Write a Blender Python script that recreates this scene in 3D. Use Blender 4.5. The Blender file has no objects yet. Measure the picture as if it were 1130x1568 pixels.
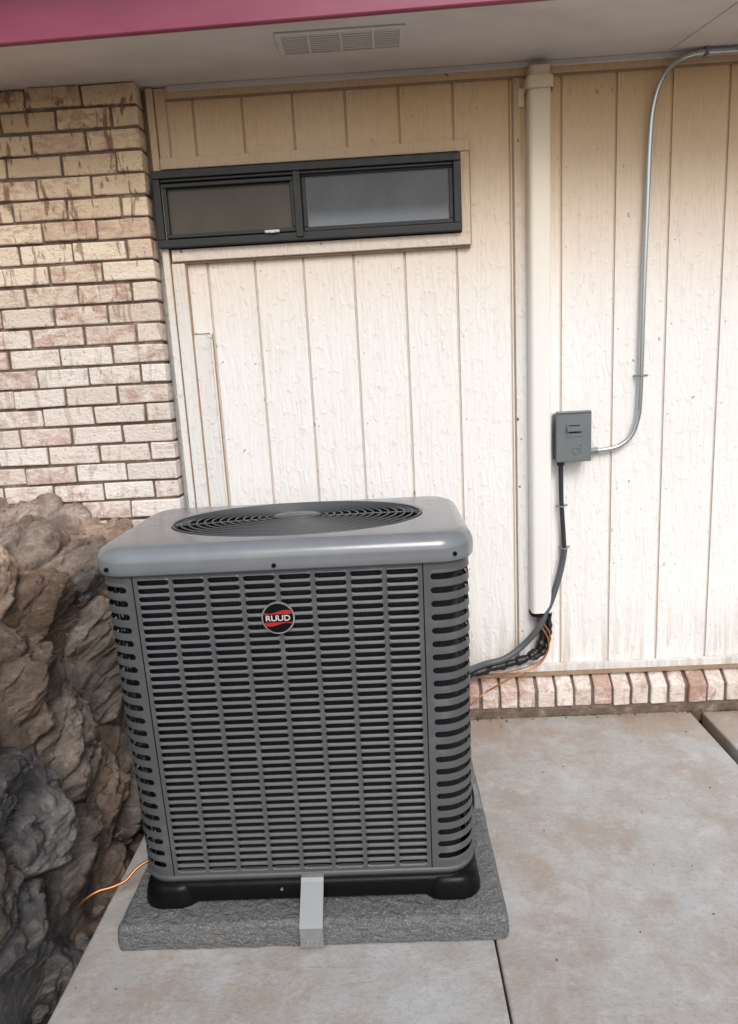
import bpy, math, random
import numpy as np
from mathutils import Vector, Matrix, noise as mn
random.seed(7); rng=np.random.RandomState(11)
scene=bpy.context.scene
col=scene.collection
# ------------------------------------------------------------ camera
cd=bpy.data.cameras.new("camera"); cam=bpy.data.objects.new("camera",cd); col.objects.link(cam)
cd.sensor_fit='HORIZONTAL'; cd.sensor_width=36; cd.lens=36*1050/1130
cd.clip_start=.05; cd.clip_end=500
R=Matrix(((.99840,.04864,.02884),(.01867,.19788,-.98004),(-.05338,.97903,.19667)))
cam.matrix_world=Matrix.Translation((0,-2.72,1.45))@R.to_4x4()
scene.camera=cam
scene.view_settings.view_transform='Standard'; scene.view_settings.look='None'; scene.view_settings.exposure=0
# ------------------------------------------------------------ node helpers
def inp(nt,sock,v):
    if isinstance(v,bpy.types.NodeSocket): nt.links.new(v,sock)
    elif isinstance(v,(tuple,list)) and len(v)==3 and sock.type=='RGBA': sock.default_value=(*v,1)
    else: sock.default_value=v
class M:
    def __init__(s,name,rough=.6,metal=0.,spec=.5):
        s.m=bpy.data.materials.new(name); s.m.use_nodes=True; s.nt=s.m.node_tree
        s.b=s.nt.nodes["Principled BSDF"]; s.b.inputs["Roughness"].default_value=rough
        s.b.inputs["Metallic"].default_value=metal; s.b.inputs["Specular IOR Level"].default_value=spec
        s.co=s.nt.nodes.new("ShaderNodeTexCoord").outputs["Object"]
        s.h=None
    def map(s,sc,loc=(0,0,0),rot=(0,0,0)):
        n=s.nt.nodes.new("ShaderNodeMapping"); inp(s.nt,n.inputs[0],s.co)
        n.inputs["Scale"].default_value=sc if isinstance(sc,(tuple,list)) else (sc,sc,sc)
        n.inputs["Location"].default_value=loc; n.inputs["Rotation"].default_value=rot
        return n.outputs[0]
    def noise(s,vec,scale=1,detail=4,rough=.55,dist=0):
        n=s.nt.nodes.new("ShaderNodeTexNoise"); inp(s.nt,n.inputs["Vector"],vec)
        n.inputs["Scale"].default_value=scale;n.inputs["Detail"].default_value=detail
        n.inputs["Roughness"].default_value=rough;n.inputs["Distortion"].default_value=dist
        return n.outputs["Fac"]
    def ramp(s,f,stops):
        n=s.nt.nodes.new("ShaderNodeValToRGB"); inp(s.nt,n.inputs[0],f); e=n.color_ramp.elements
        while len(e)<len(stops): e.new(.5)
        for i,(p,c) in enumerate(stops):
            e[i].position=p; e[i].color=(c,c,c,1) if isinstance(c,(int,float)) else (*c,1)
        return n.outputs[0]
    def mix(s,f,a,b,mode='MIX'):
        n=s.nt.nodes.new("ShaderNodeMix"); n.data_type='RGBA'; n.blend_type=mode
        inp(s.nt,n.inputs[0],f); inp(s.nt,n.inputs[6],a); inp(s.nt,n.inputs[7],b); return n.outputs[2]
    def math(s,op,a,b=0.,clamp=False):
        n=s.nt.nodes.new("ShaderNodeMath"); n.operation=op; n.use_clamp=clamp
        inp(s.nt,n.inputs[0],a); inp(s.nt,n.inputs[1],b); return n.outputs[0]
    def sep(s,i):
        n=s.nt.nodes.new("ShaderNodeSeparateXYZ"); inp(s.nt,n.inputs[0],s.co); return n.outputs[i]
    def attr(s,name,out="Color"):
        n=s.nt.nodes.new("ShaderNodeAttribute"); n.attribute_name=name; return n.outputs[out]
    def bump(s,h,strength=.5,dist=.01):
        n=s.nt.nodes.new("ShaderNodeBump"); n.inputs["Strength"].default_value=strength;n.inputs["Distance"].default_value=dist
        inp(s.nt,n.inputs["Height"],h)
        if s.h is not None: s.nt.links.new(s.h,n.inputs["Normal"])
        s.h=n.outputs[0]; s.nt.links.new(s.h,s.b.inputs["Normal"])
    def color(s,c): inp(s.nt,s.b.inputs["Base Color"],c); return s
    def rough(s,c): inp(s.nt,s.b.inputs["Roughness"],c); return s
def agrad(m,ax,z0,z1):
    n=m.nt.nodes.new("ShaderNodeMapRange"); inp(m.nt,n.inputs[0],m.sep(ax)); n.inputs[1].default_value=z0;n.inputs[2].default_value=z1
    n.interpolation_type='SMOOTHSTEP'; return n.outputs[0]
def zgrad(m,z0,z1): return agrad(m,2,z0,z1)
def simple(name,c,rough=.5,metal=0,var=.12,bs=.0,scale=30,spec=.5):
    m=M(name,rough,metal,spec)
    n=m.noise(m.co,scale,3,.6)
    m.color(m.mix(n,tuple(v*(1-var) for v in c),tuple(min(1,v*(1+var)) for v in c)))
    if var>.05: m.rough(m.ramp(n,[(.3,max(.05,rough-.08)),(.7,min(1,rough+.08))]))
    if bs: m.bump(m.noise(m.co,scale*6,2),bs,.002)
    return m.m
def mk_siding(name,tint=1.0,dirt=1.0,groove=False):
    m=M(name,.6,0,.3)
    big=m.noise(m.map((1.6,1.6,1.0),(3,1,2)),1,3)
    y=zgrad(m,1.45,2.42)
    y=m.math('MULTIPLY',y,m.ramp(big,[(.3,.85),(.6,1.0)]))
    base=m.mix(y,(.89*tint,.880*tint,.870*tint),(.73*tint,.505*tint,.285*tint))  # upper wall tan: aged paint, with the soffit's shading painted into the colour
    if groove: base=m.mix(.45,base,(.42,.30,.20))
    st=m.noise(m.map((26,26,2.2)),1,4,.65)
    base=m.mix(m.ramp(st,[(.52,0.),(.78,.22)]),base,(.55,.45,.34))
    sp=m.noise(m.map((42,42,26)),1,2,.5)
    base=m.mix(m.ramp(sp,[(.735,0.),(.75,.75*dirt)]),base,(.20,.15,.10))
    base=m.mix(m.ramp(big,[(.5,0.),(.8,.18)]),base,(.72,.64,.52))
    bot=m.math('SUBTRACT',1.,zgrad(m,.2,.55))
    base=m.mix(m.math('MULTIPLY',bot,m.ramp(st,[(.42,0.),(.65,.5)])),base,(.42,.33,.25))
    m.color(base)
    m.bump(m.noise(m.map((80,80,3.4)),1,4,.75,.8),.5,.005)
    n=m.nt.nodes.new("ShaderNodeTexWave"); n.wave_type='BANDS'; n.bands_direction='X'
    inp(m.nt,n.inputs["Vector"],m.map((1,1,.25)))
    n.inputs["Scale"].default_value=12;n.inputs["Distortion"].default_value=16;n.inputs["Detail"].default_value=2;n.inputs["Detail Scale"].default_value=1.1
    k=m.ramp(m.noise(m.map((44,44,26)),1,3,.6),[(.54,0.),(.66,1.)])
    m.bump(m.math('ADD',m.math('MULTIPLY',n.outputs["Fac"],.5),k),.42,.005)
    return m.m
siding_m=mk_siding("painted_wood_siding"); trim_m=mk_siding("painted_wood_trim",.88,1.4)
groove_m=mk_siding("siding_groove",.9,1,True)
edge_m=simple("weathered_wood_edge",(.34,.235,.155),.8,var=.4,scale=25)
def mk_brick(name,redb=0.,sill=False):
    m=M(name,.82,0,.25)
    a=m.attr("rnd"); s=m.nt.nodes.new("ShaderNodeSeparateColor"); inp(m.nt,s.inputs[0],a)
    r,g,b=s.outputs[0],s.outputs[1],s.outputs[2]
    base=m.mix(r,(.72,.63,.57),(.88,.83,.79))
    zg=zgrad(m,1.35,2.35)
    base=m.mix(m.math('MULTIPLY',zg,.9),base,m.mix(r,(.60,.43,.26),(.80,.61,.38)))  # warmer, darker upper courses: yellowing plus shade under the soffit put into the colour
    n=m.noise(m.map((13,13,24)),1,5,.78,.6)
    k=m.math('ADD',n,m.math('MULTIPLY',m.math('SUBTRACT',g,.5),.25)); k=m.math('ADD',k,redb)
    base=m.mix(m.ramp(k,[(.53,0.),(.63,.40),(.73,.8)]),base,m.mix(b,(.36,.165,.115),(.54,.33,.27)))
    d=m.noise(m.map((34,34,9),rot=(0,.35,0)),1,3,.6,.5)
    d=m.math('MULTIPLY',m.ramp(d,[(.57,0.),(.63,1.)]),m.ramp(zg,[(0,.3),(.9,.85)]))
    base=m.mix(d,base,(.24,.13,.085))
    sp=m.noise(m.map(95),1,3)
    base=m.mix(m.ramp(sp,[(.60,0.),(.70,.6)]),base,(.30,.21,.16))
    m.color(base)
    m.bump(m.noise(m.map((55,55,80)),1,4,.7),.8,.008)
    m.bump(n,.5,.01)
    return m.m
brick_m=mk_brick("whitewashed_brick"); sillbrick_m=mk_brick("sill_brick",.08)
mortar=M("mortar",.95,0,.1); mortar.color(mortar.ramp(mortar.noise(mortar.map(14),1,5,.7),[(.3,(.10,.07,.055)),(.55,(.19,.145,.115)),(.75,(.42,.36,.31))])); mortar.bump(mortar.noise(mortar.map(90),1,3),.8,.006); mortar_m=mortar.m
smm=M("sill_mortar_mix",.95,0,.1); smm.color(smm.ramp(smm.noise(smm.map(20),1,4,.7),[(.3,(.10,.075,.06)),(.7,(.26,.21,.18))])); smort_m=smm.m
m=M("soffit_paint",.7,0,.3); n=m.noise(m.map((3,6,3)),1,4,.6)
m.color(m.ramp(n,[(.3,(.56,.52,.49)),(.55,(.64,.60,.57)),(.8,(.68,.65,.62))])); m.bump(m.noise(m.map(35),1,3,.6),.25,.004); soffit_m=m.m
m=M("maroon_paint",.38,0,.5); n=m.noise(m.map((3,3,14)),1,3,.6)
m.color(m.ramp(n,[(.3,(.215,.026,.068)),(.7,(.285,.048,.10))])); m.bump(n,.1,.006); maroon_m=m.m
# concrete slab
m=M("slab_concrete",.88,0,.2)
n1=m.noise(m.map((2.4,2.4,1)),1,7,.66,.2); n2=m.noise(m.map((4.2,3.4,1),(4,2,0)),1,8,.72,.3); n3=m.noise(m.map((70,70,1)),1,4,.75)
c=m.ramp(n1,[(.28,(.35,.325,.30)),(.45,(.41,.40,.39)),(.60,(.455,.46,.46)),(.78,(.50,.51,.515))])
c=m.mix(m.ramp(n2,[(.46,0.),(.60,.50),(.75,.80)]),c,(.35,.27,.205))
n4=m.noise(m.map((9,12,1),(1,7,0),(0,0,.4)),1,8,.80,.3)
c=m.mix(m.ramp(n4,[(.50,0.),(.62,.50),(.75,.8)]),c,(.55,.55,.55))
n5=m.noise(m.map((4,26,1),(2,3,0),(0,0,-.6)),1,6,.75,.3)
c=m.mix(m.ramp(n5,[(.58,0.),(.72,.40)]),c,(.27,.21,.16))
wl=m.math('MULTIPLY',agrad(m,1,-.42,-.04),m.ramp(n2,[(.35,.1),(.55,.70)]))
c=m.mix(wl,c,(.36,.27,.21))
c=m.mix(m.ramp(n3,[(.50,0.),(.72,.42)]),c,(.25,.22,.19))
m.color(c); m.bump(n3,.55,.004); m.bump(n4,.25,.006); slab_m=m.m
m=M("dirt",.95,0,.1); n=m.noise(m.map(7),1,6,.75)
m.color(m.ramp(n,[(.3,(.05,.036,.028)),(.5,(.11,.078,.056)),(.75,(.22,.17,.13))])); m.bump(m.noise(m.map(40),1,5,.8),1,.02); dirt_m=m.m
m=M("pad_concrete",.55,0,.5); n=m.noise(m.map(210),1,2,.6); n2=m.noise(m.map(9),1,4,.6)
c=m.ramp(n,[(.36,(.10,.105,.11)),(.55,(.15,.157,.163)),(.70,(.26,.27,.28))])
c=m.mix(m.ramp(n2,[(.45,0.),(.75,.3)]),c,(.20,.18,.155)); m.color(c); m.bump(n,.35,.003); m.bump(m.noise(m.map((34,34,60)),1,4,.65,.8),1.,.014); pad_m=m.m
# rocks
m=M("field_stone",.82,0,.3)
a=m.attr("rcol"); n=m.noise(m.map(11),1,8,.80,.4); n2=m.noise(m.map((6,6,34),rot=(.5,.4,0)),1,5,.75,1.)
c=m.mix(1.0,a,m.ramp(n,[(.30,.30),(.5,1.),(.70,1.9)]),'MULTIPLY')
c=m.mix(m.ramp(n2,[(.54,0.),(.62,.6)]),c,(.33,.295,.265))
n6=m.noise(m.map(20,(9,3,3)),1,6,.8)
c=m.mix(m.ramp(n6,[(.60,0.),(.65,.65)]),c,(.50,.47,.44))
c=m.mix(m.ramp(n6,[(.36,.6),(.42,0.)]),c,(.17,.10,.07))
m.color(c); m.bump(n,1.,.03); m.bump(m.noise(m.map((30,30,80),rot=(.5,.4,0)),1,6,.8),1.,.012); rock_m=m.m
def painted_metal(name,c,rough,dust=.22,spec=.5):
    m=M(name,rough,0,spec); n=m.noise(m.map(14),1,4,.65)
    cc=m.mix(n,tuple(v*.88 for v in c),tuple(v*1.12 for v in c))
    cc=m.mix(m.ramp(n,[(.56,0.),(.78,dust)]),cc,(.32,.29,.25))
    m.color(cc); m.rough(m.ramp(n,[(.3,rough-.05),(.7,rough+.10)])); return m.m
panel_m=painted_metal("grey_enamel",(.082,.087,.092),.42)
cap_m=painted_metal("grey_enamel_cap",(.185,.20,.218),.17,.14,.85)
coil=M("coil_fins",.5,.3,.4); w=coil.nt.nodes.new("ShaderNodeTexWave"); w.bands_direction='DIAGONAL'; inp(coil.nt,w.inputs[0],coil.map((1,1,0))); w.inputs["Scale"].default_value=90
coil.color(coil.mix(w.outputs["Fac"],(.005,.006,.008),(.030,.033,.046))); coil_m=coil.m
black_m=simple("black_plastic",(.005,.005,.006),.30,var=.2,bs=.05,spec=.14)
dark_m=simple("dark_void",(.006,.006,.007),.8,spec=.2)
wire_m=simple("grey_wire_coating",(.075,.08,.085),.4)
galv_m=simple("galvanized_steel",(.27,.285,.295),.55,.4,var=.2,scale=40)
emt_m=simple("conduit_steel",(.50,.53,.55),.27,.85,var=.04,scale=6)
box_m=painted_metal("box_grey_paint",(.15,.172,.18),.42,.1)
pm=M("cover_plastic",.42,0,.45); n=pm.noise(pm.map((4,4,1)),1,3)
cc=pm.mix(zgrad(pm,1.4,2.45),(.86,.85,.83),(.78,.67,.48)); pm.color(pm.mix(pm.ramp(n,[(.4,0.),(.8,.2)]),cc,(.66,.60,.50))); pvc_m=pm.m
rubber_m=simple("grey_flex_conduit",(.085,.095,.105),.45,var=.15,bs=.2)
blk_m=simple("black_cable_jacket",(.03,.033,.037),.35,var=.2,bs=.2)
tape_m=simple("black_foam_insulation",(.010,.010,.011),.30,var=.3,bs=.6,scale=40)
copper_m=simple("copper",(.52,.22,.10),.35,.85,var=.2)
orange_m=simple("orange_wire",(.36,.13,.055),.5)
blue_m=simple("blue_fitting",(.05,.22,.33),.4)
chrome_m=simple("badge_chrome",(.6,.6,.6),.2,.9)
red_m=simple("badge_red",(.36,.02,.025),.35)
white_m=simple("badge_white",(.6,.58,.55),.4)
frame_m=simple("dark_bronze_aluminium",(.016,.017,.018),.48,.1,var=.25,scale=20)
def glass(name,a,b,rough,lo=None):
    m=M(name,rough,0,.4); n=m.noise(m.map((5,5,3)),1,4,.65)
    c=m.ramp(n,[(.3,a),(.75,b)])
    if lo:
        g=m.math('SUBTRACT',1.,zgrad(m,1.995,2.06)); c=m.mix(m.math('MULTIPLY',g,.7),c,lo)  # pane colour turns paler and bluer towards its bottom
    m.color(c); return m.m
screen_m=glass("screened_glass",(.050,.040,.029),(.085,.071,.053),.45)
glass_m=glass("graded_glass",(.045,.05,.052),(.09,.098,.102),.18,(.22,.25,.285))
# ------------------------------------------------------------ mesh helpers
def empty(name):
    e=bpy.data.objects.new(name,None); e.empty_display_size=.1; col.objects.link(e); return e
class MB:
    def __init__(s): s.v=[];s.f=[];s.mi=[];s.mats=[];s.sm=[];s.cols=[]
    def mid(s,m):
        if m not in s.mats: s.mats.append(m)
        return s.mats.index(m)
    def add(s,vs,fs,m,smooth=False,c=None):
        o=len(s.v); s.v+= [tuple(map(float,p)) for p in vs]; k=s.mid(m)
        for f in fs: s.f.append(tuple(i+o for i in f)); s.mi.append(k); s.sm.append(smooth)
        s.cols+= [c or (.5,.5,.5)]*len(vs)
    def box(s,x0,x1,y0,y1,z0,z1,m,c=None,j=0):
        vs=[(x,y,z) for x in (x0,x1) for y in (y0,y1) for z in (z0,z1)]
        if j: vs=[tuple(q+random.uniform(-j,j) for q in p) for p in vs]
        s.add(vs,[(0,1,3,2),(4,6,7,5),(0,4,5,1),(2,3,7,6),(0,2,6,4),(1,5,7,3)],m,False,c)
    def grid(s,rows,m,closed=False,smooth=True):
        n=len(rows[0]); vs=[p for r in rows for p in r]; fs=[]
        for i in range(len(rows)-1):
            for k in range(n if closed else n-1):
                a=i*n+k;b=i*n+(k+1)%n; fs.append((a,b,b+n,a+n))
        s.add(vs,fs,m,smooth)
    def tube(s,pts,r,m,closed=False,seg=8,sub=0):
        P=[Vector(p) for p in pts]
        if sub: P=catmull(P,sub)
        n=len(P); rows=[]; up=None
        for i in range(n):
            if closed: t=P[(i+1)%n]-P[i-1]
            else: t=P[min(i+1,n-1)]-P[max(i-1,0)]
            t.normalize()
            if up is None: up=t.orthogonal().normalized()
            up=(up-t*up.dot(t)).normalized(); w=t.cross(up)
            rr=r(i/(n-1)) if callable(r) else r
            rows.append([P[i]+(up*math.cos(a)+w*math.sin(a))*rr for a in [2*math.pi*k/seg for k in range(seg)]])
        if closed: rows.append(rows[0])
        s.grid(rows,m,True)
        if not closed:
            for rr in (rows[0],rows[-1]): s.add(rr,[tuple(range(seg))],m)
    def disc(s,c,ax,r,h,m,seg=24,rx=1):
        ax=Vector(ax).normalized(); u=ax.orthogonal().normalized(); w=ax.cross(u); c=Vector(c)
        a=[c+(u*math.cos(t)+w*math.sin(t))*r for t in [2*math.pi*k/seg for k in range(seg)]]
        b=[p+ax*h for p in a]
        s.grid([a,b],m,True); s.add(b,[tuple(range(seg))],m); s.add(a,[tuple(range(seg))],m)
    def obj(s,name,parent=None,bevel=0,attr=None,bseg=2):
        me=bpy.data.meshes.new(name); me.from_pydata(s.v,[],s.f); 
        for m in s.mats: me.materials.append(m)
        me.polygons.foreach_set("material_index",s.mi); me.polygons.foreach_set("use_smooth",s.sm)
        if attr:
            at=me.color_attributes.new(attr,'FLOAT_COLOR','POINT')
            at.data.foreach_set("color",np.array([(*c,1) for c in s.cols],dtype=np.float32).ravel())
        o=bpy.data.objects.new(name,me); col.objects.link(o)
        import bmesh
        bm=bmesh.new(); bm.from_mesh(me); bmesh.ops.recalc_face_normals(bm,faces=bm.faces); bm.to_mesh(me); bm.free()
        if bevel:
            b=o.modifiers.new("bevel",'BEVEL'); b.width=bevel; b.segments=bseg; b.limit_method='ANGLE'; b.angle_limit=math.radians(40)
        if parent: o.parent=parent
        return o
def catmull(P,k):
    out=[];n=len(P)
    for i in range(n-1):
        p0=P[max(i-1,0)];p1=P[i];p2=P[i+1];p3=P[min(i+2,n-1)]
        for j in range(k):
            t=j/k; out.append(.5*((2*p1)+(p2-p0)*t+(2*p0-5*p1+4*p2-p3)*t*t+(3*p1-p0-3*p2+p3)*t**3))
    out.append(P[-1]); return out
# ============================================================ HOUSE
house=empty("house")
gro=[-.64,-.461,-.277,-.087,.106,.301,.503,.69,.887,1.085,1.288,1.49,1.69,1.89,2.09,2.29,2.49,2.69,2.89]
b=MB(); xprev=-.80
for g in gro:
    w=.0046 if abs(g-.503)>.01 else .0035
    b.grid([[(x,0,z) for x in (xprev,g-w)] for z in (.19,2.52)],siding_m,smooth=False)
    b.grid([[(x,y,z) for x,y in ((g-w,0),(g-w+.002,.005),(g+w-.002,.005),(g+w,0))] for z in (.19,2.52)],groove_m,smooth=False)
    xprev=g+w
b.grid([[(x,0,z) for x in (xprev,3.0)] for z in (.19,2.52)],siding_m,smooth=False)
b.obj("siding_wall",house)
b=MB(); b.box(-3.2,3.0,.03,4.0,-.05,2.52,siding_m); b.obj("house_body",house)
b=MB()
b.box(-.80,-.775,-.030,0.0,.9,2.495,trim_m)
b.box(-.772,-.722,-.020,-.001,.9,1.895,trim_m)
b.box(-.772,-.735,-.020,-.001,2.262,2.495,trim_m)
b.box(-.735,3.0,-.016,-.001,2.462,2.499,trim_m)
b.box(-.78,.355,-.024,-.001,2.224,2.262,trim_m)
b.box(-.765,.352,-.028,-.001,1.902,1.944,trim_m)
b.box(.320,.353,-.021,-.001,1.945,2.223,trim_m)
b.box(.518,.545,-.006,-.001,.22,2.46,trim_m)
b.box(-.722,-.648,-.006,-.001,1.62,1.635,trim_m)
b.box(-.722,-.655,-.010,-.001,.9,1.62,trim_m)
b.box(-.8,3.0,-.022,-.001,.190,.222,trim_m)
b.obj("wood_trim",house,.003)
b=MB(); b.box(-.8,3.0,-.03,-.0,.176,.190,edge_m)
b.box(-.765,.352,-.016,-.0015,1.894,1.9015,edge_m); b.box(.353,.357,-.016,-.0015,1.905,2.26,edge_m)
b.box(.512,.5175,-.004,-.0005,.22,2.46,edge_m); b.box(-.7215,-.7165,-.012,-.0005,.9,1.894,edge_m)
b.box(-.735,3.0,-.012,-.0005,2.456,2.4615,edge_m)
b.box(-.7745,-.7725,-.026,-.0005,.9,2.46,edge_m)
b.box(-.716,-.655,-.0075,-.0005,1.6355,1.6385,edge_m); b.box(-.6475,-.6445,-.005,-.0005,.9,1.635,edge_m)
b.obj("trim_edge",house)
b=MB()
for g in gro[:12]:
    for z in np.arange(.35,2.45,.30):
        if random.random()<.7:
            b.disc((g+.022+random.uniform(-.004,.004),-.0002,z+random.uniform(-.03,.03)),(0,-1,0),.0024,.0012,edge_m,8)
b.obj("siding_nails",house)
b=MB(); X0,X1,Z0,Z1=-.805,.319,1.948,2.214
def frame(b,x0,x1,z0,z1,w,y0,y1,m):
    b.box(x0,x1,y0,y1,z0,z0+w,m); b.box(x0,x1,y0,y1,z1-w,z1,m)
    b.box(x0,x0+w,y0+.001,y1,z0+w,z1-w,m); b.box(x1-w,x1,y0+.001,y1,z0+w,z1-w,m)
frame(b,X0,X1,Z0,Z1,.028,-.050,.0,frame_m)
b.box(-.290,-.262,-.056,-.002,Z0+.01,Z1-.03,frame_m)
frame(b,-.772,-.288,1.980,2.170,.015,-.044,-.01,frame_m)
frame(b,-.262,.292,1.978,2.184,.017,-.036,-.01,frame_m)
b.box(-.775,.29,-.046,-.02,2.174,2.184,frame_m)
b.obj("window_frame",house,.003)
b=MB(); b.box(-.76,-.30,-.026,-.018,1.99,2.16,screen_m); b.obj("window_screen_pane",house)
b=MB(); b.box(-.248,.278,-.028,-.020,1.990,2.170,glass_m); b.obj("window_glass_pane",house)
b=MB(); 
for (p,q) in (((-.244,1.996),(.274,1.996)),((-.244,2.166),(.274,2.166)),((-.244,1.996),(-.244,2.166)),((.274,1.996),(.274,2.166))): b.tube([(p[0],-.030,p[1]),(q[0],-.030,q[1])],.0012,galv_m,seg=5)
b.obj("window_gasket",house)
b=MB(); b.box(-.405,-.350,-.058,-.046,1.978,1.988,white_m); b.box(-.385,-.368,-.062,-.054,1.976,1.985,white_m); b.obj("window_latch",house,.003)
b=MB(); pz=.0743; bl=.2; z=2.497; row=0
while z>0.0:
    off=0 if row%2==0 else bl/2
    x=-.818; first=True
    while x>-3.3:
        L=bl if not(first and off) else bl/2
        x0=x-L+.009
        y0=-.083+random.uniform(-.004,.004)
        dz=random.uniform(-.0015,.0015)
        b.box(x0+random.uniform(-.002,.002),x,y0,-.012,z-pz+.010+dz,z+dz,brick_m,(random.random(),random.random(),random.random()),.0022)
        x-=L; first=False
    z-=pz; row+=1
b.obj("brick_facing",house,.0045,"rnd")
b=MB(); b.box(-3.3,-.824,-.074,.0,-.05,2.498,mortar_m); b.obj("brick_mortar",house)
b=MB(); x=-.81
while x<3.0:
    w=.067+random.uniform(-.003,.002); c=(random.random(),random.random(),random.random())
    yf=-.060+random.uniform(-.005,.005); dz=random.uniform(-.003,.003)
    vs=[(x,yf,.048+dz),(x+w,yf,.048+dz),(x+w,yf,.126+dz),(x,yf,.126+dz),(x,.0,.048),(x+w,.0,.048),(x+w,.0,.176+dz),(x,.0,.176+dz)]
    vs=[tuple(q+random.uniform(-.002,.002) for q in p) for p in vs]
    b.add(vs,[(0,1,2,3),(3,2,6,7),(4,7,6,5),(0,4,5,1),(1,5,6,2),(0,3,7,4)],sillbrick_m,False,c)
    x+=.0775
b.obj("brick_sill",house,.005,"rnd")
b=MB(); b.add([(-.81,-.048,.03),(3,-.048,.03),(3,-.048,.116),(-.81,-.048,.116),(3,0,.158),(-.81,0,.158)],[(0,1,2,3),(3,2,4,5)],smort_m)
b.box(-.81,3.0,-.046,.0,-.05,.046,mortar_m); b.obj("sill_mortar",house,.003)
fy=lambda x:-.462-.03*(x-.27)
b=MB()
b.add([(x,y,z) for z in (2.5,2.52) for x,y in ((-3.4,fy(-3.4)+.004),(3.2,fy(3.2)+.004),(3.2,4.1),(-3.4,4.1))],[(0,1,2,3),(4,5,6,7),(0,1,5,4),(1,2,6,5),(2,3,7,6),(3,0,4,7)],soffit_m)
b.obj("soffit",house)
b=MB()
b.tube([(1.055,-.03,2.499),(1.165,-.449,2.499)],.004,soffit_m,seg=6)
b.tube([(-1.20,-.085,2.499),(-1.30,-.30,2.499),(-1.33,-.43,2.499)],.004,soffit_m,seg=6)
b.box(-.72,3.0,-.030,-.0165,2.482,2.4995,soffit_m)
b.obj("soffit_moulding",house,.003)
b=MB()
def skew(x0,x1,d0,d1,z0,z1):
    vs=[(x,fy(x)+d,z) for x in (x0,x1) for d in (d0,d1) for z in (z0,z1)]
    b.add(vs,[(0,1,3,2),(4,6,7,5),(0,4,5,1),(2,3,7,6),(0,2,6,4),(1,5,7,3)],maroon_m)
skew(-3.45,3.25,-.022,.0,2.480,2.72); skew(-3.45,3.25,-.07,-.0225,2.66,2.73)
b.obj("fascia",house,.004)
b=MB(); b.box(-3.45,3.25,-.62,4.2,2.731,2.80,edge_m); b.obj("roof",house)
b=MB(); x0,x1,y0,y1=-.285,.125,-.355,-.195
b.box(x0,x1,y0,y0+.018,2.4945,2.4995,soffit_m); b.box(x0,x1,y1-.018,y1,2.4945,2.4995,soffit_m)
b.box(x0,x0+.018,y0+.018,y1-.018,2.4945,2.4995,soffit_m); b.box(x1-.018,x1,y0+.018,y1-.018,2.4945,2.4995,soffit_m)
for i in range(8):
    yy=y0+.026+i*.0148
    b.box(x0+.018,x1-.018,yy,yy+.009,2.4972,2.4988,soffit_m)
for i in range(1,4): xx=x0+i*(x1-x0)/4; b.box(xx-.004,xx+.004,y0+.018,y1-.018,2.4955,2.499,soffit_m)
b.obj("soffit_vent",house,.001)
# ============================================================ GROUND
b=MB(); S=150
xs=sorted(set(list(np.linspace(-S,-4,6))+list(np.linspace(-3.5,3.5,15))+list(np.linspace(4,S,6))))
b.grid([[(x,y-2,-.06) for x in xs] for y in xs],dirt_m); b.obj("ground")
b=MB()
b.box(-.86,.2185,-5,-.047,-.10,-.001,slab_m); b.box(.2235,1.215,-5,-.047,-.10,0.0,slab_m)
b.obj("concrete_slab",None,.006)
b=MB(); b.box(1.265,4.5,-.62,-.05,-.10,-.004,slab_m); b.box(1.265,4.5,-5,-.64,-.10,-.004,slab_m); b.obj("concrete_walkway",None,.008)
b=MB()
for i in range(60):
    x=random.uniform(-.85,1.2);y=random.uniform(-2,-.1); r=random.uniform(.0008,.0022)
    b.box(x,x+r*2,y,y+r*random.uniform(1,2.5),.0,.001+r,dirt_m,None,r*.3)
for i in range(70):
    x=random.uniform(.3,2.0);y=-.05-abs(random.gauss(0,.012)); r=random.uniform(.001,.003)
    b.box(x,x+r*2,y-r,y+r,.0,.001+r,dirt_m,None,r*.4)
b.obj("scattered_grit")
b=MB()
for (x,y,a) in ((1.16,-.66,.3),(.42,-.12,1.2)):
    c0,s0=math.cos(a),math.sin(a); L=.012
    b.add([(x+(u*c0-v*s0)*L,y+(u*s0+v*c0)*L,.002+h) for u,v,h in ((-1,0,0),(-.3,.45,.003),(.5,.35,.004),(1,0,.001),(.5,-.35,.002),(-.3,-.45,.004))],[(0,1,2,3,4,5)],edge_m)
b.obj("fallen_leaves")
# ============================================================ ROCK WALL
ys=np.arange(-2.4,-.075,.005)
prof=[(-.86,-.08),(-.90,.10),(-.96,.35),(-1.03,.62),(-1.12,.84),(-1.20,.93),(-1.34,.975),(-1.6,1.01),(-2.2,1.05)]
P=np.array(prof); d=np.r_[0,np.cumsum(np.hypot(*np.diff(P,axis=0).T))]
vv=np.arange(0,d[-1],.005)
Px=np.interp(vv,d,P[:,0]);Pz=np.interp(vv,d,P[:,1])
k=np.ones(31)/31
Px=np.convolve(np.pad(Px,15,'edge'),k,'valid');Pz=np.convolve(np.pad(Pz,15,'edge'),k,'valid')
tx=np.gradient(Px);tz=np.gradient(Pz);L=np.hypot(tx,tz);nx=tz/L;nz=-tx/L
U,V=np.meshgrid(ys,vv,indexing='ij')
BX=np.broadcast_to(Px,U.shape).copy();BZ=np.broadcast_to(Pz,U.shape)
BX+=np.interp(U,[-2.4,-1.3,-.6,-.08],[.02,.0,.0,.26])*np.clip(BZ/.9,0,1)
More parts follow.
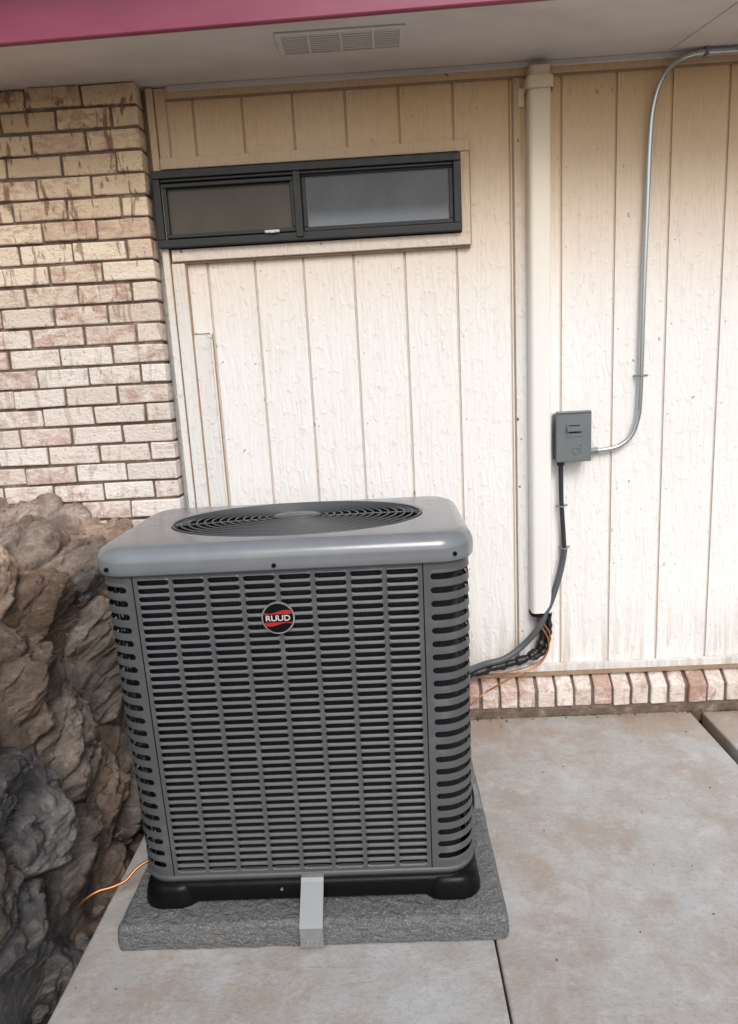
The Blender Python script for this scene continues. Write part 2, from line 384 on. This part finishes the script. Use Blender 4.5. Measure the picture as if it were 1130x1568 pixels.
def vn(u,v,s,seed):
    g=np.random.RandomState(seed).rand(256,256)*2-1
    a=u/s+50;b_=v/s+50; i0=np.floor(a).astype(int);j0=np.floor(b_).astype(int); f=a-i0;h=b_-j0; f=f*f*(3-2*f);h=h*h*(3-2*h)
    G=lambda i,j:g[i%256,j%256]
    return (G(i0,j0)*(1-f)+G(i0+1,j0)*f)*(1-h)+(G(i0,j0+1)*(1-f)+G(i0+1,j0+1)*f)*h
def worley(u,v,cs,seed,ang=0.):
    r=np.random.RandomState(seed)
    ca,sa=math.cos(ang),math.sin(ang); a=(u*ca+v*sa)/cs[0]; c=(-u*sa+v*ca)/cs[1]
    ia=np.floor(a).astype(int);ic=np.floor(c).astype(int)
    N=128; jx=r.rand(N,N)*.95;jy=r.rand(N,N)*.95
    f1=np.full(u.shape,9.);f2=np.full(u.shape,9.);idx=np.zeros(u.shape,int);dx1=np.zeros(u.shape);dy1=np.zeros(u.shape)
    for i in(-1,0,1):
        for j in(-1,0,1):
            ii=(ia+i)%N;jj=(ic+j)%N
            dx=a-(ia+i+jx[ii,jj]);dy=c-(ic+j+jy[ii,jj]);dd=np.hypot(dx,dy)
            nw=dd<f1; f2=np.where(nw,f1,np.minimum(f2,dd)); idx=np.where(nw,ii*N+jj,idx)
            dx1=np.where(nw,dx,dx1);dy1=np.where(nw,dy,dy1);f1=np.where(nw,dd,f1)
    return f1,f2,idx,dx1,dy1
wu=U+.024*vn(U,V,.12,1)+.007*vn(U,V,.04,2);wv=V+.024*vn(U,V,.12,3)+.007*vn(U,V,.04,4)
r=np.random.RandomState(3); N2=128*128
def facets(idx,dx,dy,K,cmin,cmax,sl):
    h=np.full(dx.shape,9.)
    for k in range(K):
        ang=2*math.pi*(k+r.rand(N2))/K; s=sl*(.4+1.2*r.rand(N2)); c0=cmin+(cmax-cmin)*r.rand(N2)
        h=np.minimum(h,c0[idx]-s[idx]*(np.cos(ang)[idx]*dx+np.sin(ang)[idx]*dy))
    return h
f1,f2,idx,dx,dy=worley(wu,wv,(.30,.20),5,.55)
D=facets(idx,dx,dy,5,.03,.09,.15)+ (r.rand(N2)*.035)[idx]
e=np.clip((f2-f1)/.075,0,1)
g1,g2,gi,gx,gy=worley(wu+.3,wv+.1,(.12,.055),8,.35)
D+=facets(gi,gx,gy,4,.0,.020,.035)
h1,h2,hi,hx,hy=worley(wu+.7,wv+.9,(.04,.02),9,.2)
D+=facets(hi,hx,hy,3,.0,.006,.012)
D+=.006*vn(U,V,.05,11)+.003*vn(U,V,.022,12)+.002*vn(U,V,.011,13)
D=np.maximum(D,-.025)
D=-.05+(D+.025)*(.30+.70*e)
NX=np.broadcast_to(nx,U.shape);NZ=np.broadcast_to(nz,U.shape)
VX=BX+NX*D;VZ=BZ+NZ*D;VY=U
verts=np.stack([VX,VY,VZ],-1).reshape(-1,3)
nu,nv=U.shape
i=np.arange(nu-1)[:,None]*nv+np.arange(nv-1)[None,:]
F=np.stack([i,i+nv,i+nv+1,i+1],-1).reshape(-1,4)
pal=np.array([(.19,.165,.145),(.24,.17,.125),(.145,.14,.14),(.29,.22,.17),(.18,.12,.085),(.21,.20,.20),(.32,.27,.23)])
ci=r.randint(0,len(pal),N2); C=pal[ci[idx]]*(0.75+.4*r.rand(N2)[idx])[...,None]*(0.75+.5*r.rand(N2)[gi])[...,None]
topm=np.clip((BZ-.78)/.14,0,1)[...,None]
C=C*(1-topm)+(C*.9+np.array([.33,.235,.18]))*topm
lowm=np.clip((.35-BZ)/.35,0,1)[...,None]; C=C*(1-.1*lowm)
mor=np.clip(1-e*1.4,0,1)[...,None]*(1-.7*topm); C=C*(1-mor)+np.array([.05,.036,.028])*mor
me=bpy.data.meshes.new("stone_retaining_wall")
me.vertices.add(len(verts)); me.vertices.foreach_set("co",verts.astype(np.float32).ravel())
me.loops.add(F.size); me.loops.foreach_set("vertex_index",F.ravel().astype(np.int32))
me.polygons.add(len(F)); me.polygons.foreach_set("loop_start",(np.arange(len(F))*4).astype(np.int32)); me.polygons.foreach_set("loop_total",np.full(len(F),4,np.int32))
me.update(); me.validate()
at=me.color_attributes.new("rcol",'FLOAT_COLOR','POINT'); at.data.foreach_set("color",np.concatenate([C.reshape(-1,3),np.ones((C.shape[0]*C.shape[1],1))],1).astype(np.float32).ravel())
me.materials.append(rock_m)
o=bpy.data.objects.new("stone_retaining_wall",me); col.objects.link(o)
b=MB()
for kx in range(80):
    y=random.uniform(-1.9,-.15); x=-.880+random.uniform(-.03,.025); r0=random.uniform(.006,.022)
    vs=[];fs=[]; rings=5;seg=7; sd=random.random()*50
    for a in range(rings+1):
        th=math.pi*a/rings
        for c_ in range(seg):
            ph=2*math.pi*c_/seg
            q=Vector((math.sin(th)*math.cos(ph),math.sin(th)*math.sin(ph)*1.3,math.cos(th)*.7))
            q*=r0*(1+.5*mn.noise(q*1.5+Vector((sd,0,0)))); vs.append((x+q.x,y+q.y,-.040+r0*.5+q.z))
    for a in range(rings):
        for c_ in range(seg): fs.append((a*seg+c_,a*seg+(c_+1)%seg,(a+1)*seg+(c_+1)%seg,(a+1)*seg+c_))
    b.add(vs,fs,rock_m,False,tuple(pal[random.randrange(len(pal))]))
b.obj("loose_rubble",None,0,"rcol")
# ============================================================ PAD
b=MB(); x0,x1,y0,y1=-.765,.258,-1.195,-.43
def padp(x,y,z):
    q=Vector((x,y,z))*14; return (x+mn.noise(q)*.003,y+mn.noise(q+Vector((9,0,0)))*.003,z+mn.noise(q+Vector((0,9,0)))*.002)
def rr(x0,x1,y0,y1,R,n=8,sub=14):
    pts=[]
    for cx,cy,a0 in [(x1-R,y0+R,-90),(x1-R,y1-R,0),(x0+R,y1-R,90),(x0+R,y0+R,180)]:
        for k in range(n+1):
            a=math.radians(a0+90*k/n); pts.append((cx+R*math.cos(a),cy+R*math.sin(a)))
    out=[]
    for i in range(len(pts)):
        p,q=pts[i],pts[(i+1)%len(pts)]; L=math.dist(p,q); m_=max(1,int(L/.02))
        for k in range(m_): out.append((p[0]+(q[0]-p[0])*k/m_,p[1]+(q[1]-p[1])*k/m_))
    return out
cx,cy=(x0+x1)/2,(y0+y1)/2
def inset(loop,d):
    sx=1-d/((x1-x0)/2); sy=1-d/((y1-y0)/2); return [(cx+(p[0]-cx)*sx,cy+(p[1]-cy)*sy) for p in loop]
lp=rr(x0,x1,y0,y1,.015)
rows=[]
for dd,zz in [(0,.0015),(-.002,.02),(.0,.055),(.002,.063),(.006,.068),(.014,.070),(.06,.070),(.12,.070),(.25,.070)]:
    rows.append([padp(p[0],p[1],zz) for p in inset(lp,dd)])
b.grid(rows,pad_m,True); b.add(rows[-1],[tuple(range(len(lp)))],pad_m)
b.obj("equipment_pad")
# ============================================================ CONDENSER
ac=empty("air_conditioner_condenser")
ax0,ax1,ay0,ay1=-.738,.197,-1.105,-.565; Rc=.085
acx,acy=(ax0+ax1)/2,(ay0+ay1)/2
W=ax1-ax0-2*Rc;Dp=ay1-ay0-2*Rc;Q=math.pi*Rc/2; TOT=2*(W+Dp)+4*Q
def path(s):
    s%=TOT
    if s<W: return ax0+Rc+s,ay0,0,-1
    s-=W
    if s<Q: a=-math.pi/2+s/Rc; return ax1-Rc+Rc*math.cos(a),ay0+Rc+Rc*math.sin(a),math.cos(a),math.sin(a)
    s-=Q
    if s<Dp: return ax1,ay0+Rc+s,1,0
    s-=Dp
    if s<Q: a=s/Rc; return ax1-Rc+Rc*math.cos(a),ay1-Rc+Rc*math.sin(a),math.cos(a),math.sin(a)
    s-=Q
    if s<W: return ax1-Rc-s,ay1,0,1
    s-=W
    if s<Q: a=math.pi/2+s/Rc; return ax0+Rc+Rc*math.cos(a),ay1-Rc+Rc*math.sin(a),math.cos(a),math.sin(a)
    s-=Q
    if s<Dp: return ax0,ay1-Rc-s,-1,0
    s-=Dp
    a=math.pi+s/Rc; return ax0+Rc+Rc*math.cos(a),ay0+Rc+Rc*math.sin(a),math.cos(a),math.sin(a)
def bp(s,z,off=0.):
    x,y,nx,ny=path(s); t=1-.030*(1-(z-.13)/.87)
    return (acx+.004*(1-(z-.13)/.87)+(x-acx)*t+nx*off, ay0+(y-ay0)*t+ny*off, z)
ZB,ZT=.138,1.0
b=MB()
def band(s0,s1,z0,z1,off,m,n=None):
    n=n or max(1,int(abs(s1-s0)/.012))
    b.grid([[bp(s0+(s1-s0)*k/n,z,off) for k in range(n+1)] for z in (z0,z1)],m)
def louvre(s0,s1,ncol,nrow,z0,z1,gapf,marg,bar,hood,lip=.012,top=.004):
    cw=(s1-s0-2*marg-(ncol-1)*bar)/ncol; p=(z1-z0)/nrow
    band(s0,s1,ZB,z0,0,panel_m); band(s0,s1,z1,ZT,0,panel_m)
    band(s0,s0+marg,z0,z1,0,panel_m); band(s1-marg,s1,z0,z1,0,panel_m)
    for c in range(ncol-1):
        a=s0+marg+cw*(c+1)+bar*c; band(a,a+bar,z0,z1,0.0,panel_m)
    T=[0,.02,.05,.10,.2,.35,.5,.65,.8,.90,.95,.98,1] if ncol>1 else [0,.02,.04,.07]+[.07+.86*k/12 for k in range(1,12)]+[.93,.96,.98,1]
    def hh(t):
        e=min(t,1-t)/ (.5*gapf*p/cw*1.1); return 0 if e<=0 else math.sqrt(max(0,1-(1-min(e,1))**2))
    for c in range(ncol):
        a=s0+marg+(cw+bar)*c
        for r_ in range(nrow+1):
            zl=z0+(r_-.5)*p; zu=zl+p
            R_=[[] for _ in range(6)]
            for t in T:
                h=hh(t); s=a+cw*t; g=gapf*p/2*h
                lo=max(z0,zl+g) if r_>0 else z0
                hi=min(z1,zu-g) if r_<nrow else z1
                R_[0].append(bp(s,lo+.0015,-lip*h)); R_[1].append(bp(s,lo,hood*h)); R_[2].append(bp(s,lo+(hi-lo)*.4,hood*.8*h))
                R_[3].append(bp(s,hi,-.001*h)); R_[4].append(bp(s,hi,-.001*h)); R_[5].append(bp(s,hi-.002*h,-top*h))
            b.grid(R_[0:2],panel_m); b.grid(R_[1:4],panel_m); b.grid(R_[4:6],panel_m)
xs_=lambda x:x-(ax0+Rc)
fL,fR=xs_(-.642),xs_(.076)
fr=dict(gapf=.68,marg=.010,bar=.0095,hood=.003)
cn=dict(gapf=.48,marg=.016,bar=.0,hood=.001,lip=.006,top=.002)
louvre(fL+.0015,fR-.0015,8,39,.158,.985,**fr)
cs0,cs1=fR+.0015,W+Q+.035
louvre(cs0,cs1,1,23,.165,.975,**cn)
louvre(cs1+.003,W+Q+Dp-.035,4,39,.158,.985,**fr)
louvre(W+Q+Dp-.032,W+2*Q+Dp+.035,1,23,.165,.975,**cn)
louvre(W+2*Q+Dp+.038,2*W+2*Q+Dp-.038,8,39,.158,.985,**fr)
louvre(2*W+2*Q+Dp-.035,2*W+3*Q+Dp+.035,1,23,.165,.975,**cn)
s_=2*W+3*Q+Dp+.038; e_=TOT-Q-.035
louvre(s_,e_-.003,4,39,.158,.985,**fr)
louvre(e_,TOT+fL-.0015,1,23,.165,.975,**cn)
b.obj("louvred_cabinet",ac)
b=MB()
b.grid([[bp(TOT*k/200,z,-.030) for k in range(200)] for z in (ZB-.002,ZT)],coil_m,True)
b.grid([[bp(TOT*k/200,z,-.0145) for k in range(200)] for z in (ZB-.001,ZB+.012)],dark_m,True)
b.obj("condenser_coil",ac)
b=MB()
for s in (fL,fR): band(s-.0016,s+.0016,ZB,ZT,-.004,dark_m,1)
b.grid([[bp(TOT*k/200,z,o) for k in range(200)] for z,o in ((ZB-.006,-.004),(ZB-.006,.003),(ZB+.006,.0035),(ZB+.009,.0))],panel_m,True)
b.obj("cabinet_lip",ac)
b=MB(); NL=240
ring=lambda off,z:[(lambda q:(q[0]+q[2]*off,q[1]+q[3]*off,z))(path(TOT*k/NL)) for k in range(NL)]
cps=[(-.006,.996),(.008,.994),(.011,.998),(.0125,1.012),(.0125,1.026),(.0115,1.034),(.008,1.043),(.001,1.052),(-.009,1.059),(-.020,1.0635),(-.028,1.065)]
rows=[ring(o,z) for o,z in cps]
rx,ry=.352,.222; ocx,ocy=acx+.012,acy
last=rows[-1]
def oval(k,f,z):
    a=math.atan2((last[k][1]-ocy)/ry,(last[k][0]-ocx)/rx); return (ocx+rx*f*math.cos(a),ocy+ry*f*math.sin(a),z)
ov=[oval(k,1.02,1.068) for k in range(NL)]
for t in (.3,.6,.85): rows.append([tuple(np.array(last[k])*(1-t)+np.array(ov[k])*t) for k in range(NL)])
rows.append(ov); rows.append([oval(k,1.0,1.066) for k in range(NL)]); rows.append([oval(k,.985,1.052) for k in range(NL)])
b.grid(rows,cap_m,True)
b.obj("top_cap",ac)
b=MB()
well=[[oval(k,f,z) for k in range(NL)] for f,z in ((.985,1.052),(.97,1.02),(.95,.93),(.9,.85),(.01,.84))]
b.grid(well,dark_m,True)
b.obj("fan_well",ac)
b=MB()
for q in range(4):
    a0=q*math.pi/2+.4
    rowsb=[]
    for f in (.15,.5,.85):
        rowsb.append([(ocx+rx*f*math.cos(a0+t),ocy+ry*f*math.sin(a0+t),.95+.05*t) for t in (0,.3,.6,.9)])
    b.grid(rowsb,black_m)
b.tube([(ocx,ocy,.88),(ocx,ocy,.99)],.04,black_m,seg=20)
b.obj("fan",ac)
b=MB()
def ov2(f,a,z): return (ocx+rx*f*math.cos(a),ocy+ry*f*math.sin(a),z)
zf=lambda f:1.067+.004*(1-f*f)
for i in range(13):
    f=.24+i*(.985-.24)/12
    b.tube([ov2(f,2*math.pi*k/72,zf(f)) for k in range(72)],.0024,wire_m,True,6)
for i in range(12):
    a=2*math.pi*i/12+.1
    b.tube([ov2(f,a,zf(f)-.004) for f in (.2,.4,.6,.8,.99)],.0028,wire_m,seg=6)
b.obj("fan_guard",ac)
b=MB()
hub=[[ov2(f*.80,2*math.pi*k/48,z) for k in range(48)] for f,z in ((.235,1.070),(.24,1.073),(.22,1.076),(.14,1.078),(.01,1.0785))]
b.grid(hub,wire_m,True); b.obj("fan_motor_cover",ac)
b=MB()
for x,z in ((-.285,1.008),(.155,1.014),(-.70,1.014)):
    yy=-1.1175 if abs(x+.285)<.1 else -1.108
    b.disc((x,yy,z),(0,-1,0),.0055,.004,black_m,12)
b.obj("cap_screws",ac)
b=MB()
bx0,bx1,by0,by1=-.712,.194,-1.118,-.575
def bl_(loop,d,z,cx,cy,hx,hy): return [(cx+(p[0]-cx)*(1-d/hx),cy+(p[1]-cy)*(1-d/hy),z) for p in loop]
lp=rr(bx0,bx1,by0,by1,.085,10); cxx,cyy=(bx0+bx1)/2,(by0+by1)/2
b.grid([bl_(lp,d,z,cxx,cyy,(bx1-bx0)/2,(by1-by0)/2) for d,z in ((.03,.081),(-.002,.080),(-.003,.084),(-.001,.118),(.002,.131),(.03,.132))],black_m,True)
for fx,fy_ in ((0,0),(1,0),(0,1),(1,1)):
    x0=bx0-.006 if fx==0 else bx1-.155; x1=bx0+.155 if fx==0 else bx1+.006
    y0=by0-.016 if fy_==0 else by1-.16; y1=by0+.16 if fy_==0 else by1+.006
    lp=rr(x0,x1,y0,y1,.060,8)
    cx,cy=(x0+x1)/2,(y0+y1)/2
    b.grid([bl_(lp,d,z,cx,cy,(x1-x0)/2,(y1-y0)/2) for d,z in ((.006,.0705),(-.001,.072),(-.001,.078),(.001,.092),(.006,.114),(.012,.128),(.030,.1315))],black_m,True)
b.box(ax0+.16,ax1-.16,ay0+.03,ay1-.03,.0715,.12,dark_m)
b.obj("base_pan",ac)
b=MB()
pp=[(-1.111,.146),(-1.123,.144),(-1.129,.136),(-1.206,.073),(-1.2105,.066),(-1.213,.012)]
rowz=[[(x,y,z) for y,z in pp] for x in (-.281,-.221)]
vs=[p for r_ in rowz for p in r_]; n=len(pp)
b.add(vs,[(k,k+1,k+1+n,k+n) for k in range(n-1)],galv_m)
o=b.obj("hold_down_strap",ac); s=o.modifiers.new("t",'SOLIDIFY'); s.thickness=.0022; s.offset=0
b=MB()
for x in (-.262,-.238): b.disc((x,-1.2135,.026),(0,-1,0),.006,.005,chrome_m,6)
b.disc((-.335,-1.122,.112),(0,-1,0),.004,.003,galv_m,8)
b.box(.228,.250,-.75,-.62,.0705,.074,galv_m); b.box(.228,.231,-.75,-.62,.074,.12,galv_m)
b.obj("bracket_bolts",ac)
b=MB(); bx,bz=-.286,.872; by=-1.108
b.disc((bx,by,bz),(0,-1,0),.0415,.006,chrome_m,48); b.disc((bx,by-.006,bz),(0,-1,0),.0375,.002,black_m,48)
def wave_strip(z0,z1,amp,m,y):
    n=14; R0=[];R1=[]
    for k in range(n+1):
        t=-1+2*k/n; x=bx+t*.034; w=amp*math.sin(t*2.6)
        R0.append((x,y,bz+z0+w)); R1.append((x,y,bz+z1+w))
    b.grid([R0,R1],m)
wave_strip(-.017,.017,.004,red_m,by-.0085)
wave_strip(-.0100,.0100,.0,black_m,by-.0089)
b.obj("round_badge",ac)
t=bpy.data.curves.new("badge_lettering","FONT"); t.body="RUUD"; t.size=.0205; t.align_x='CENTER'; t.align_y='CENTER'; t.extrude=.0005; t.offset=.0003
o=bpy.data.objects.new("badge_lettering",t); col.objects.link(o); o.location=(bx,by-.0098,bz); o.rotation_euler=(math.pi/2,0,0); o.scale=(1.1,1,1); t.materials.append(white_m); o.parent=ac
# ============================================================ LINE SET COVER
lc=empty("line_set_cover")
b=MB()
def duct(x0,x1,d,z0,z1,r,m):
    pts=[(x0,-.001)]
    for k in range(7): a=math.pi+math.pi/2*k/6; pts.append((x0+r+r*math.cos(a),-d+r+r*math.sin(a)))
    for k in range(7): a=-math.pi/2+math.pi/2*k/6; pts.append((x1-r+r*math.cos(a),-d+r+r*math.sin(a)))
    pts.append((x1,-.001))
    b.grid([[(p[0],p[1],z) for p in pts] for z in (z0,z1)],m)
    b.add([(p[0],p[1],z1) for p in pts],[tuple(range(len(pts)))],m)
duct(.562,.642,.062,.455,2.42,.016,pvc_m)
b.obj("duct",lc)
b=MB(); duct(.556,.650,.068,2.40,2.440,.018,pvc_m); duct(.566,.640,.060,2.44,2.475,.018,pvc_m); b.box(.535,.556,-.012,-.001,2.36,2.42,pvc_m)
duct(.5605,.6435,.0635,.448,.462,.016,dark_m)
b.obj("end_cap",lc)
# ============================================================ DISCONNECT BOX
db=empty("electrical_disconnect_box")
b=MB(); b.box(.657,.782,-.070,-.002,1.082,1.262,box_m)
b.obj("enclosure",db,.004)
b=MB(); b.box(.653,.787,-.082,-.0705,1.078,1.268,box_m); b.box(.655,.785,-.086,-.058,1.2625,1.272,box_m)
b.obj("cover",db,.004)
b=MB(); b.box(.690,.752,-.0845,-.0822,1.175,1.232,box_m); b.box(.692,.750,-.094,-.0848,1.196,1.212,box_m); b.box(.700,.742,-.0856,-.0848,1.189,1.193,dark_m);b.box(.700,.742,-.0856,-.0848,1.216,1.219,dark_m)
for k in range(3): b.disc((.745-k*.0,-.082,1.115+k*.012),(0,-1,0),.002,.001,dark_m,8)
b.tube([(.727+.013*math.cos(t/16*math.pi*2),-.0832,1.120+.013*math.sin(t/16*math.pi*2)) for t in range(16)],.0012,box_m,True,6)
b.obj("handle",db,.002)
# ============================================================ CONDUIT
ec=empty("electrical_conduit")
b=MB(); yk=-.022
b.tube([(2.9,-.045,2.482),(1.6,-.045,2.484),(1.25,-.045,2.485),(1.16,-.045,2.484),(1.09,-.040,2.468),(1.035,-.035,2.415),(1.008,-.027,2.33),(1.000,yk,2.20),(.997,yk,2.0),(.992,yk,1.7),(.990,yk,1.40),(.988,yk,1.30),(.983,yk,1.235),(.960,yk,1.165),(.915,yk,1.125),(.86,yk,1.112),(.81,yk,1.110)],.0095,emt_m,sub=7,seg=12)
b.obj("pipe",ec)
b=MB()
z=1.39
b.tube([(.970,-.004,z),(.976,-.02,z),(.990,-.034,z),(1.002,-.022,z),(1.006,-.004,z),(1.023,-.003,z)],.004,galv_m,sub=4,seg=6)
b.box(1.175,1.185,-.058,-.032,2.470,2.4995,galv_m)
b.obj("strap",ec,.001)
b=MB(); b.tube([(.783,yk,1.110),(.800,yk,1.110)],.0145,blue_m,seg=12); b.tube([(.800,yk,1.110),(.828,yk,1.1105)],.0125,galv_m,seg=12); b.obj("fitting",ec)
# ============================================================ FLEX WHIP
wc=empty("power_whip_conduit")
b=MB(); y=-.03
b.tube([(.683,y,1.085),(.684,y,1.0),(.686,y,.91),(.693,y,.80),(.698,y,.71)],.0095,blk_m,sub=6,seg=10)
b.tube([(.698,y,.72),(.688,y,.655),(.665,y-.01,.575),(.630,y-.02,.485),(.585,y-.03,.40),(.52,y-.03,.325),(.44,y-.05,.280),(.35,-.10,.268),(.25,-.2,.27),(.15,-.5,.30)],.0125,rubber_m,sub=8,seg=12)
b.tube([(.683,y,1.085),(.683,y,1.060)],.015,blk_m,seg=12)
b.obj("hose",wc)
b=MB()
for z,x in ((.895,.687),(.722,.697)):
    b.tube([(x-.014,-.004,z),(x-.011,-.03,z),(x,-.043,z),(x+.011,-.03,z),(x+.014,-.004,z),(x+.03,-.003,z)],.0035,galv_m,sub=4,seg=6)
b.obj("clamps",wc)
# ============================================================ LINE SET
ls=empty("refrigerant_line_set")
b=MB()
rw=lambda t:.017+.003*math.sin(t*60)+.002*math.sin(t*137)
b.tube([(.600,-.03,.50),(.606,-.032,.43),(.610,-.035,.37),(.592,-.04,.305),(.54,-.05,.268),(.46,-.06,.250),(.36,-.09,.24),(.26,-.16,.23),(.15,-.5,.25)],rw,tape_m,sub=10,seg=12)
b.tube([(.625,-.03,.50),(.636,-.032,.41),(.632,-.036,.35),(.61,-.05,.295),(.56,-.06,.268)],lambda t:.012+.002*math.sin(t*50),tape_m,sub=10,seg=10)
b.obj("insulated_line",ls)
b=MB()
b.tube([(.585,-.055,.42),(.622,-.06,.36),(.622,-.065,.300),(.58,-.075,.245),(.50,-.085,.213),(.42,-.09,.175),(.34,-.1,.130),(.25,-.2,.10),(.15,-.5,.12)],.0036,copper_m,sub=8,seg=8)
b.tube([(.59,-.05,.44),(.630,-.055,.38),(.630,-.06,.33),(.60,-.07,.270),(.53,-.08,.240),(.45,-.085,.224),(.36,-.1,.213)],.0026,orange_m,sub=8,seg=8)
b.obj("copper_line",ls)
b=MB(); b.tube([(-.60,-.85,.09),(-.72,-.93,.085),(-.78,-.97,.075),(-.81,-1.00,.055),(-.845,-1.02,.050),(-.88,-1.035,.050),(-.915,-1.05,.035),(-.95,-1.06,.0)],.0042,copper_m,sub=8,seg=8); b.obj("copper_wire")
# ============================================================ LIGHT
world=bpy.data.worlds.new("World"); scene.world=world; world.use_nodes=True
nt=world.node_tree; bg=nt.nodes["Background"]; sky=nt.nodes.new("ShaderNodeTexSky"); sky.sky_type='NISHITA'; sky.sun_disc=False
el,az=math.radians(43),math.radians(168)
sky.sun_elevation=el; sky.sun_rotation=az; sky.dust_density=3; sky.air_density=1.2
hs=nt.nodes.new("ShaderNodeHueSaturation"); hs.inputs["Saturation"].default_value=.6
nt.links.new(sky.outputs[0],hs.inputs["Color"]); nt.links.new(hs.outputs[0],bg.inputs[0]); bg.inputs[1].default_value=.15
sd=bpy.data.lights.new("sun",'SUN'); sd.energy=1.5; sd.angle=math.radians(28); sd.color=(1,.965,.93)
so=bpy.data.objects.new("sun",sd); col.objects.link(so)
dirv=Vector((math.sin(az)*math.cos(el),math.cos(az)*math.cos(el),math.sin(el)))
so.rotation_euler=dirv.to_track_quat('Z','Y').to_euler(); so.location=dirv*20
